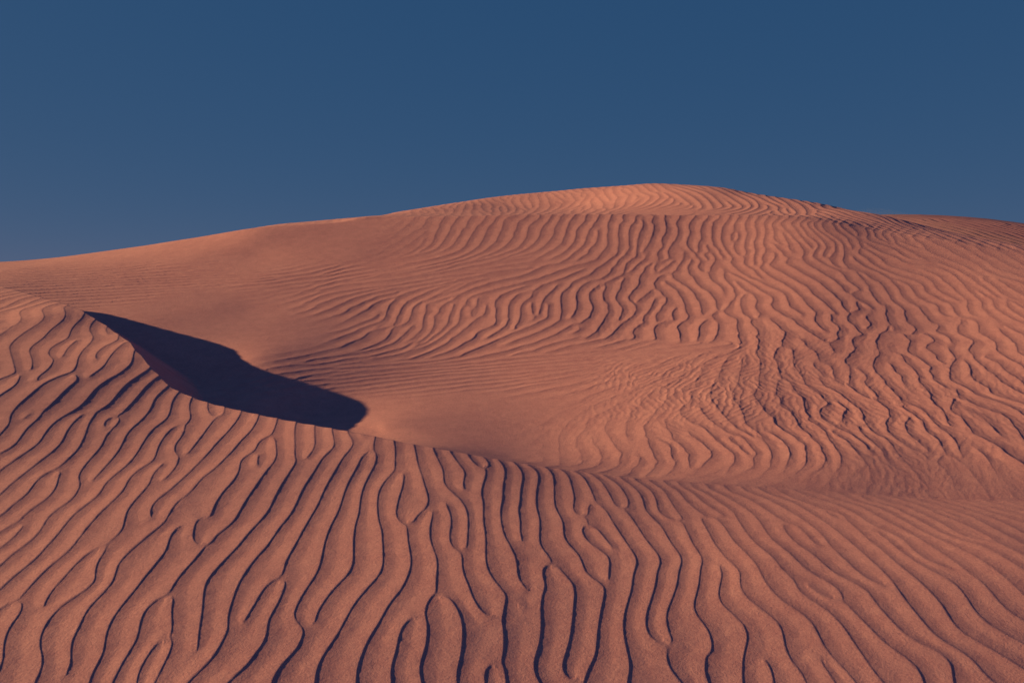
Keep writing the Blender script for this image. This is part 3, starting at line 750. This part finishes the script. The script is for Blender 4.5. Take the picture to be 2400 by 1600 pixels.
def ref_f(x, y): return np.array((1, -.45)) if x < -1.2 and y > 5 else (np.array((1, .0)) if x < 0 else np.array((1, .35)))
def ref_b(x, y): return np.array((1, -.55)) if x < 2.6 else np.array((1, .12))
def ref_d(x, y): return np.array((1, -.05))
RF = Ripples(lf, -8, 1.2, 7, 11.4, .013, .135, lambda x, y: .118 + .012 * (y - 4) + 0 * x, ref_f, 1)
RB = Ripples(lb, -10, 5.8, 12.5, 18.2, .019, .16, lambda x, y: .17 + 0 * x, ref_b, 2)
RD = Ripples(ld, -6, 13, 14, 21.5, .022, .17, lambda x, y: .15 + 0 * x, ref_d, 3, 4, .6, None, .25, .155)
def crumble_dir(X, Y):
    gx, gy = RB.idx(X, Y); a = np.arctan2(cubic(RB.dY, gx, gy), cubic(RB.dX, gx, gy)) + .45 * value_noise(X, Y, .35, 91, 2)
    return np.cos(a), np.sin(a)
RC = Ripples([], -1.5, 6.0, 6.5, 10.2, .009, .06, lambda x, y: .06 + 0 * x, ref_b, 4, 3, 1.0, crumble_dir)
print("ripples", round(time.time() - t0, 1))

AMP_F = guide([(1200,1500,1),(300,1400,1),(300,900,1),(100,720,.75),(900,1200,1),(1500,1300,1),(2100,1400,.95),(1500,1150,.9),(1750,1160,.7),
 (2000,1175,.35),(2200,1185,.25),(2400,1200,.3),(2400,1260,.6),(2200,1230,.6),(1950,1210,.7),(1600,1140,.6),(600,1010,1),(1200,1100,.9)], F, 2.5, 12)
AMP_B = guide([(20,600,.0),(20,625,.05),(20,643,1.5),(150,655,1.9),(150,600,0),(300,600,0),(300,650,2.0),(300,690,1.3),(300,740,.15),(400,720,.05),(500,700,.1),(600,620,.05),(600,575,0),
 (450,590,0),(450,645,1.8),(600,655,1.6),(600,690,.25),(600,740,0),(500,780,0),(700,800,.03),(600,830,.1),(700,760,.12),(760,720,.8),(800,640,1.2),(800,600,.02),(750,560,0),(850,550,0),
 (900,610,.2),(950,560,.25),(1050,560,.6),(1000,620,1),(1100,520,.5),(1250,560,.6),(1400,560,.8),(900,700,1),(850,800,.9),(1000,760,.8),(1000,840,1.3),(800,850,1.0),(700,860,.8),(700,900,1),
 (900,900,1.2),(850,950,.1),(900,980,0),(1000,1000,0),(1100,1000,0),(1100,940,.05),(1100,890,1.4),(1250,890,1.2),(1250,960,.05),(1250,1050,.1),(1350,1040,.3),(1200,1050,.03),(1400,1090,.35),(1300,980,.2),
 (1500,1050,.7),(1500,970,.35),(1550,900,.35),(1450,870,.6),(1700,900,.6),(1700,960,.75),(1700,1060,1),(1900,1050,1.1),(1900,1000,1.1),(2000,960,1.15),(2200,1000,1.1),(2300,900,1),(2350,1060,1),(2300,1130,.3),(2100,1150,.1),(2000,1140,.15),(1850,1135,.15),(1700,1125,.2),
 (2350,1150,.1),(1600,760,1.0),(1300,760,1),(1200,700,.9),(1500,620,.95),(1700,600,.9),(1900,600,.8),(1900,700,.9),(2000,780,.9),(1750,800,1),(2200,750,.8),(2200,640,.6),(2300,600,.4),(1900,530,.6),(1500,530,.9),(2400,600,.3),
 (1700,850,.6),(1500,850,.5),(2350,720,.7),(1400,810,1),(1150,840,1.5),(1250,800,1.1)], B, 6.2, 17.6, 4.0, .12)
AMP_D = guide([(1000,490,.35),(1000,500,.3),(1200,480,.45),(1200,465,.3),(1400,450,.4),(1400,480,.55),(1500,440,.4),(1600,470,.7),(1700,455,.7),(1800,480,.75),(1900,490,.75),(2050,525,.7),(2200,560,.5),(1450,500,.5),(900,505,.15),(700,522,0),(400,565,0)], D, 13.3, 21)
# tiny crossed ripples and crumbled sand
FINE_B = guide([(1600,900,1),(1700,930,1),(1500,900,.7),(1800,900,.8),(1700,870,.7),(1400,930,.35),(1550,960,.6),(1850,960,.6),(2000,950,.6),(2200,950,.5),(2100,1080,.45),(1300,950,.15),(1200,900,.05),
 (1600,1000,.4),(1500,1020,.1),(1900,1090,.25),(1700,1090,.1),(1600,800,.12),(1200,800,.05),(1700,700,.03),(2200,800,.2),(1000,900,0),(900,1000,0),(600,800,0),(600,600,0),(300,650,0),(1200,560,0),(2000,850,.3),(2000,600,0),(2350,1000,.4),(1200,1050,0),(2300,1130,.2),(1800,1130,.05)], B, 6.2, 17.6, 4.0, .15)

# ------------------------------------------------------------------ the ground, as one height field
def densify(P, n):
    x = np.linspace(P[0, 0], P[-1, 0], n); return np.stack([x, np.interp(x, P[:, 0], P[:, 1])], 1)
CR = densify(CREST[np.argsort(CREST[:, 0])], 240); BR = densify(BROW[np.argsort(BROW[:, 0])], 160)
BR[:, 1] = np.convolve(np.pad(BR[:, 1], 3, mode='edge'), np.ones(7) / 7, 'valid')

def nearest(L, x, y):
    best = np.full(x.shape, 1e9); bx = np.zeros(x.shape); by = np.zeros(x.shape)
    for (ax, ay), (cx, cy) in zip(L[:-1], L[1:]):
        dx, dy = cx - ax, cy - ay
        t = np.clip(((x - ax) * dx + (y - ay) * dy) / (dx * dx + dy * dy), 0, 1)
        px, py = ax + dx * t, ay + dy * t; d = (x - px) ** 2 + (y - py) ** 2
        m = d < best; best[m] = d[m]; bx[m] = px[m]; by[m] = py[m]
    return np.sqrt(best), bx, by

def sstep(a, b, t):
    t = np.clip((t - a) / (b - a), 0, 1); return t * t * (3 - 2 * t)

def near_full(x, y):
    z = F(x, y) + RF.height(x, y) * np.clip(AMP_F(x, y), 0, 1.2)
    z += .0003 * value_noise(x, y, .05, 5, 2) + .003 * value_noise(x, y, .7, 9, 2)
    return z

def back_full(x, y):
    a = AMP_B(x, y); fn = np.clip(FINE_B(x, y), 0, 1) * .62
    z = B(x, y)
    wx = x + .006 * value_noise(x, y, .12, 60, 2); wy = y + .006 * value_noise(x, y, .12, 70, 2)
    z += RB.height(wx, wy, .042) * np.clip(a, 0, 2.2)
    m = fn > .02
    if m.any():
        z[m] += fn[m] * RC.height(x[m] + .012 * value_noise(x[m], y[m], .07, 23, 2), y[m], .075)
    z += (.0001 + .0009 * fn) * value_noise(x, y, .04, 31, 2) + .003 * value_noise(x, y, .9, 35, 2)
    return z

def dome_full(x, y):
    return D(x, y) + RD.height(x, y, .058) * np.clip(AMP_D(x, y), 0, 1) + .004 * value_noise(x, y, .8, 45, 2)

def ground(x, y):
    """height and region (0 near dune, 1 hollow and slope, 2 summit) of the sand at x, y"""
    z = np.zeros(x.shape); reg = np.zeros(x.shape, np.int8)
    yc = np.interp(x, CR[:, 0], CR[:, 1]); yb = np.interp(x, BR[:, 0], BR[:, 1])
    m0 = y <= yc; m2 = y > yb; m1 = ~m0 & ~m2
    z[m0] = near_full(x[m0], y[m0])
    # hollow and slope
    X, Y = x[m1], y[m1]; zb = back_full(X, Y)
    close = Y < yc[m1] + 3.0
    d, px, py = nearest(CR, X[close], Y[close])
    zc = near_full(px, py); bc = B(px, py)
    w = sstep(-.7, -.35, px)
    zb_c = zb[close] + w * (F(px, py) - bc) * np.exp(-(d / .35) ** 2)
    k = .03 * (1 - w * .6)
    slip = zc - .68 * d + .008 * np.exp(-(d/.03)**2) * 0
    zz = np.where(np.abs(slip - zb_c) < k, np.maximum(slip, zb_c) + (k - np.abs(slip - zb_c)) ** 2 / (4 * k), np.maximum(slip, zb_c))
    # keep the brink itself exact
    zz = np.where(d < .04, zz * (d / .04) + np.minimum(zz, zc) * (1 - d / .04), zz)
    zb[close] = zz; z[m1] = zb; reg[m1] = 1
    # summit
    X, Y = x[m2], y[m2]; zd = dome_full(X, Y)
    close = Y < yb[m2] + 5
    d, px, py = nearest(BR, X[close], Y[close]); zc = back_full(px, py); dc = D(px, py)
    w = np.maximum(sstep(1.5, 4.0, px), 1 - sstep(-2.5, -1.9, px))
    zd_c = zd[close] + w * (zc - dc) * np.exp(-(d / .8) ** 2)
    slip = zc - .22 * d
    k = .08
    zz = np.where(np.abs(slip - zd_c) < k, np.maximum(slip, zd_c) + (k - np.abs(slip - zd_c)) ** 2 / (4 * k), np.maximum(slip, zd_c))
    zz = np.where(d < .1, zz * (d / .1) + np.minimum(zz, zc) * (1 - d / .1), zz)
    zd[close] = zz; z[m2] = zd; reg[m2] = 2
    return z, reg

QUAL = 1.0
tx = np.concatenate([np.linspace(-1.25, -.6, 160, endpoint=False), np.linspace(-.6, .6, int(1750 * QUAL)), np.linspace(.6, 1.25, 161)[1:]])
ys = [1.6]
while ys[-1] < 27.0:
    y = ys[-1]
    ys.append(y + (max(.006, .0021 * y) if y < 6.2 else (.0105 if y < 10.2 else (.0165 if y < 16.5 else (.02 if y < 20 else .05)))) / QUAL)
ys = np.array(ys); NR, NC = len(ys), len(tx)
XX = (tx[None] * ys[:, None]); YY = np.repeat(ys[:, None], NC, 1)
Z, REG = ground(XX.ravel(), YY.ravel()); Z = Z.reshape(NR, NC); REG = REG.reshape(NR, NC)
# everything sinks below the desert floor at the outer rim
rim = sstep(24.5, 26.9, YY) ; Z = Z * (1 - rim) + rim * -0.9
side = sstep(1.05, 1.24, np.abs(tx))[None] * sstep(2, 8, YY); Z = Z * (1 - side) + side * -0.7
print("ground", NR, NC, round(time.time() - t0, 1))

def normals(X, Y, Z):
    Xr, Yr, Zr = np.gradient(X, axis=0), np.gradient(Y, axis=0), np.gradient(Z, axis=0)
    Xc, Yc, Zc = np.gradient(X, axis=1), np.gradient(Y, axis=1), np.gradient(Z, axis=1)
    n = np.stack([Yc * Zr - Zc * Yr, Zc * Xr - Xc * Zr, Xc * Yr - Yc * Xr], -1)
    n /= np.linalg.norm(n, axis=-1, keepdims=True); n[n[..., 2] < 0] *= -1
    return n

def grid_mesh(name, X, Y, Z, faces_mask, mat):
    nr, nc = X.shape; idx = np.arange(nr * nc).reshape(nr, nc)
    q = np.stack([idx[:-1, :-1], idx[:-1, 1:], idx[1:, 1:], idx[1:, :-1]], -1)[faces_mask]
    used, inv = np.unique(q, return_inverse=True); inv = inv.reshape(-1)
    co = np.stack([X.ravel()[used], Y.ravel()[used], Z.ravel()[used]], 1).astype(np.float32)
    me = bpy.data.meshes.new(name)
    me.vertices.add(len(co)); me.vertices.foreach_set("co", co.ravel())
    nq = len(q); me.loops.add(nq * 4); me.loops.foreach_set("vertex_index", inv.astype(np.int32))
    me.polygons.add(nq); me.polygons.foreach_set("loop_start", np.arange(0, nq * 4, 4, dtype=np.int32))
    me.update(calc_edges=True); me.polygons.foreach_set("use_smooth", np.ones(nq, bool)); me.update()
    me.materials.append(mat)
    o = bpy.data.objects.new(name, me); S.collection.objects.link(o)
    return o

# ------------------------------------------------------------------ materials
def sand(name, col, col2, grain=1.0, fine=70.0):
    m = bpy.data.materials.new(name); m.use_nodes = True; t = m.node_tree; N = t.nodes; L = t.links
    b = N["Principled BSDF"]; b.inputs["Roughness"].default_value = .95
    b.inputs["Specular IOR Level"].default_value = .12
    tc = N.new("ShaderNodeTexCoord")
    def noise(sc, det, rough=.6):
        n = N.new("ShaderNodeTexNoise"); n.inputs["Scale"].default_value = sc; n.inputs["Detail"].default_value = det
        n.inputs["Roughness"].default_value = rough; L.new(tc.outputs["Object"], n.inputs["Vector"]); return n
    big = noise(1.1, 4); speck = noise(fine, 4, .85); mid = noise(9, 4)
    mixf = N.new("ShaderNodeMath"); mixf.operation = 'MULTIPLY_ADD'
    L.new(speck.outputs[0], mixf.inputs[0]); mixf.inputs[1].default_value = 2.6; 
    add = N.new("ShaderNodeMath"); add.operation = 'MULTIPLY_ADD'; L.new(big.outputs[0], add.inputs[0]); add.inputs[1].default_value = .5
    L.new(mid.outputs[0], add.inputs[2])
    sub = N.new("ShaderNodeMath"); sub.operation = 'SUBTRACT'; L.new(add.outputs[0], sub.inputs[0]); sub.inputs[1].default_value = 1.55
    L.new(sub.outputs[0], mixf.inputs[2])
    ramp = N.new("ShaderNodeValToRGB"); L.new(mixf.outputs[0], ramp.inputs[0])
    ramp.color_ramp.elements[0].position = .15; ramp.color_ramp.elements[0].color = (*col2, 1)
    ramp.color_ramp.elements[1].position = .85; ramp.color_ramp.elements[1].color = (*col, 1)
    L.new(ramp.outputs[0], b.inputs["Base Color"])
    bu = N.new("ShaderNodeBump"); bu.inputs["Strength"].default_value = .7 * grain; bu.inputs["Distance"].default_value = .0035
    L.new(speck.outputs[0], bu.inputs["Height"])
    bu2 = N.new("ShaderNodeBump"); bu2.inputs["Strength"].default_value = .22 * grain; bu2.inputs["Distance"].default_value = .004
    n2 = noise(75, 3); L.new(n2.outputs[0], bu2.inputs["Height"]); L.new(bu.outputs[0], bu2.inputs["Normal"])
    L.new(bu2.outputs[0], b.inputs["Normal"])
    return m
SAND = sand("sand", (.84, .285, .285), (.66, .205, .225))
FLOOR = sand("floor_sand", (.80, .27, .275), (.66, .205, .225))

rc = REG[:-1, :-1]
names = [("sand_dune", 0, "near sand dune with wavy crest and dark rippled slope in the foreground"),
         ("sand_dune", 1, "large rippled sand slope rising behind the shaded hollow"),
         ("sand_dune", 2, "pale rounded sunlit summit of the dune against the sky")]
for nm, k, lab in names:
    o = grid_mesh(nm, XX, YY, Z, rc == k, SAND); o["kind"] = "structure"; o["label"] = lab
print("meshes", round(time.time() - t0, 1))

# ------------------------------------------------------------------ the distant dune on the right
def far_dune():
    x = np.linspace(-4, 34, 1000); y = np.concatenate([np.linspace(24, 36, 700), np.linspace(36, 46, 60)[1:]])
    X, Y = np.meshgrid(x, y)
    sk = world([(1700,530,33),(1900,512,33),(2045,503.5,33),(2131,501.5,33),(2259,507,33),(2330,514,33),(2400,523,33),(2700,570,33),(3200,650,33)])
    top = np.interp(X, sk[:, 0], sk[:, 2], left=sk[0, 2] - .5)
    k = np.ones(41) / 41; top = np.apply_along_axis(lambda r: np.convolve(np.pad(r, 20, mode='edge'), k, 'valid'), 1, top[:1])
    top = np.repeat(top, len(y), 0)
    u = (33 - Y)
    zz = np.where(u > 0, top - .16 * u - .012 * u * u, top - .10 * u * u * .25)
    ph = (X * .93 + (Y - 24) * .18 + .0 + .05 * (X - 14) ** 2 * .2 - .25 * np.sin(Y * .35) + .10 * value_noise(X, Y, 1.5, 81, 2)) / .30
    t = ph % 1.0; p = np.where(t < .2, 1 - t / .2, ((t - .2) / .8) ** 1.3)
    fade = sstep(.1, 1.8, u) * sstep(11.6, 13.0, X)
    Zf = zz + .030 * p * fade + .003 * value_noise(X, Y, .5, 83, 3)
    edge = np.maximum.reduce([sstep(37, 45.5, Y), sstep(28, 33.5, X), 1 - sstep(-4, 2, X), 1 - sstep(24, 25.5, Y)])
    Zf = Zf * (1 - edge) + edge * -1.0
    o = grid_mesh("sand_dune", X, Y, Zf, np.ones((len(y) - 1, len(x) - 1), bool), DARK)
    o["kind"] = "structure"; o["label"] = "reddish dune far off behind the right shoulder, its shade put into the sand colour"
DARK = sand("shaded_red_sand", (.50, .165, .20), (.40, .125, .16), .6, 40)  # reddish sand, darkened in its colour for the weak light on this slope
far_dune()

# ------------------------------------------------------------------ sand blown off the crests
def blown(us, half_h, half_w, dens, lift, lab):
    m = bpy.data.materials.new("blown_sand"); m.use_nodes = True; t = m.node_tree
    t.nodes.remove(t.nodes["Principled BSDF"]); v = t.nodes.new("ShaderNodeVolumePrincipled")
    v.inputs["Color"].default_value = (.97, .60, .50, 1); v.inputs["Density"].default_value = dens; v.inputs["Anisotropy"].default_value = .3
    t.links.new(v.outputs[0], t.nodes["Material Output"].inputs["Volume"])
    cen = []
    inside = YY < 22
    el = np.where(inside, (Z - CAM_Z) / YY, -9); pk = el.argmax(0)
    for u in us:
        dx, _ = ray([u], [500]); j = int(np.clip(np.searchsorted(tx, dx[0]), 1, NC - 2)); i = pk[j]
        cen.append((XX[i, j], YY[i, j], Z[i, j] + lift))
    cen = np.array(cen)
    for k in range(3): cen[:, k] = np.convolve(np.pad(cen[:, k], 4, mode='edge'), np.ones(9) / 9, 'valid')
    n = len(cen); a = np.linspace(0, 2 * math.pi, 25)[:-1]; V = []; Fc = []
    for i, c in enumerate(cen):
        f = math.sin(math.pi * (i + .02) / (n - .96)) ** .5 * (1 + .12 * math.sin(i * .6))
        for q in a: V.append((c[0], c[1] + half_w * math.cos(q), c[2] + half_h * f * math.sin(q)))
    for i in range(n - 1):
        for k in range(24):
            k2 = (k + 1) % 24; Fc.append((i * 24 + k, i * 24 + k2, (i + 1) * 24 + k2, (i + 1) * 24 + k))
    Fc.append(tuple(range(24))[::-1]); Fc.append(tuple((n - 1) * 24 + k for k in range(24)))
    me = bpy.data.meshes.new("blown_sand"); me.from_pydata(V, [], Fc); me.materials.append(m)
    o = bpy.data.objects.new("blown_sand", me); S.collection.objects.link(o); o["kind"] = "stuff"; o["label"] = lab
blown(np.linspace(1980, 2560, 30), .035, .8, .3, .0, "faint drift of blown sand over the right shoulder")

# ------------------------------------------------------------------ desert floor out to the horizon
n = 160
r = np.geomspace(.5, 9000, 140); a = np.linspace(0, 2 * math.pi, n)
R, A = np.meshgrid(r, a, indexing='ij')
xf, yf = R * np.cos(A), R * np.sin(A) + 8
zf = -.75 - .0 * R + np.where(R > 60, np.minimum(R - 60, 300) / 300 * 1.2 * np.sin(xf / 37 + np.sin(yf / 51)), 0)
o = grid_mesh("desert_floor", xf, yf, zf, np.ones((139, n - 1), bool), FLOOR)
o["kind"] = "structure"; o["label"] = "flat sandy desert floor around the dunes"
print("done", round(time.time() - t0, 1))
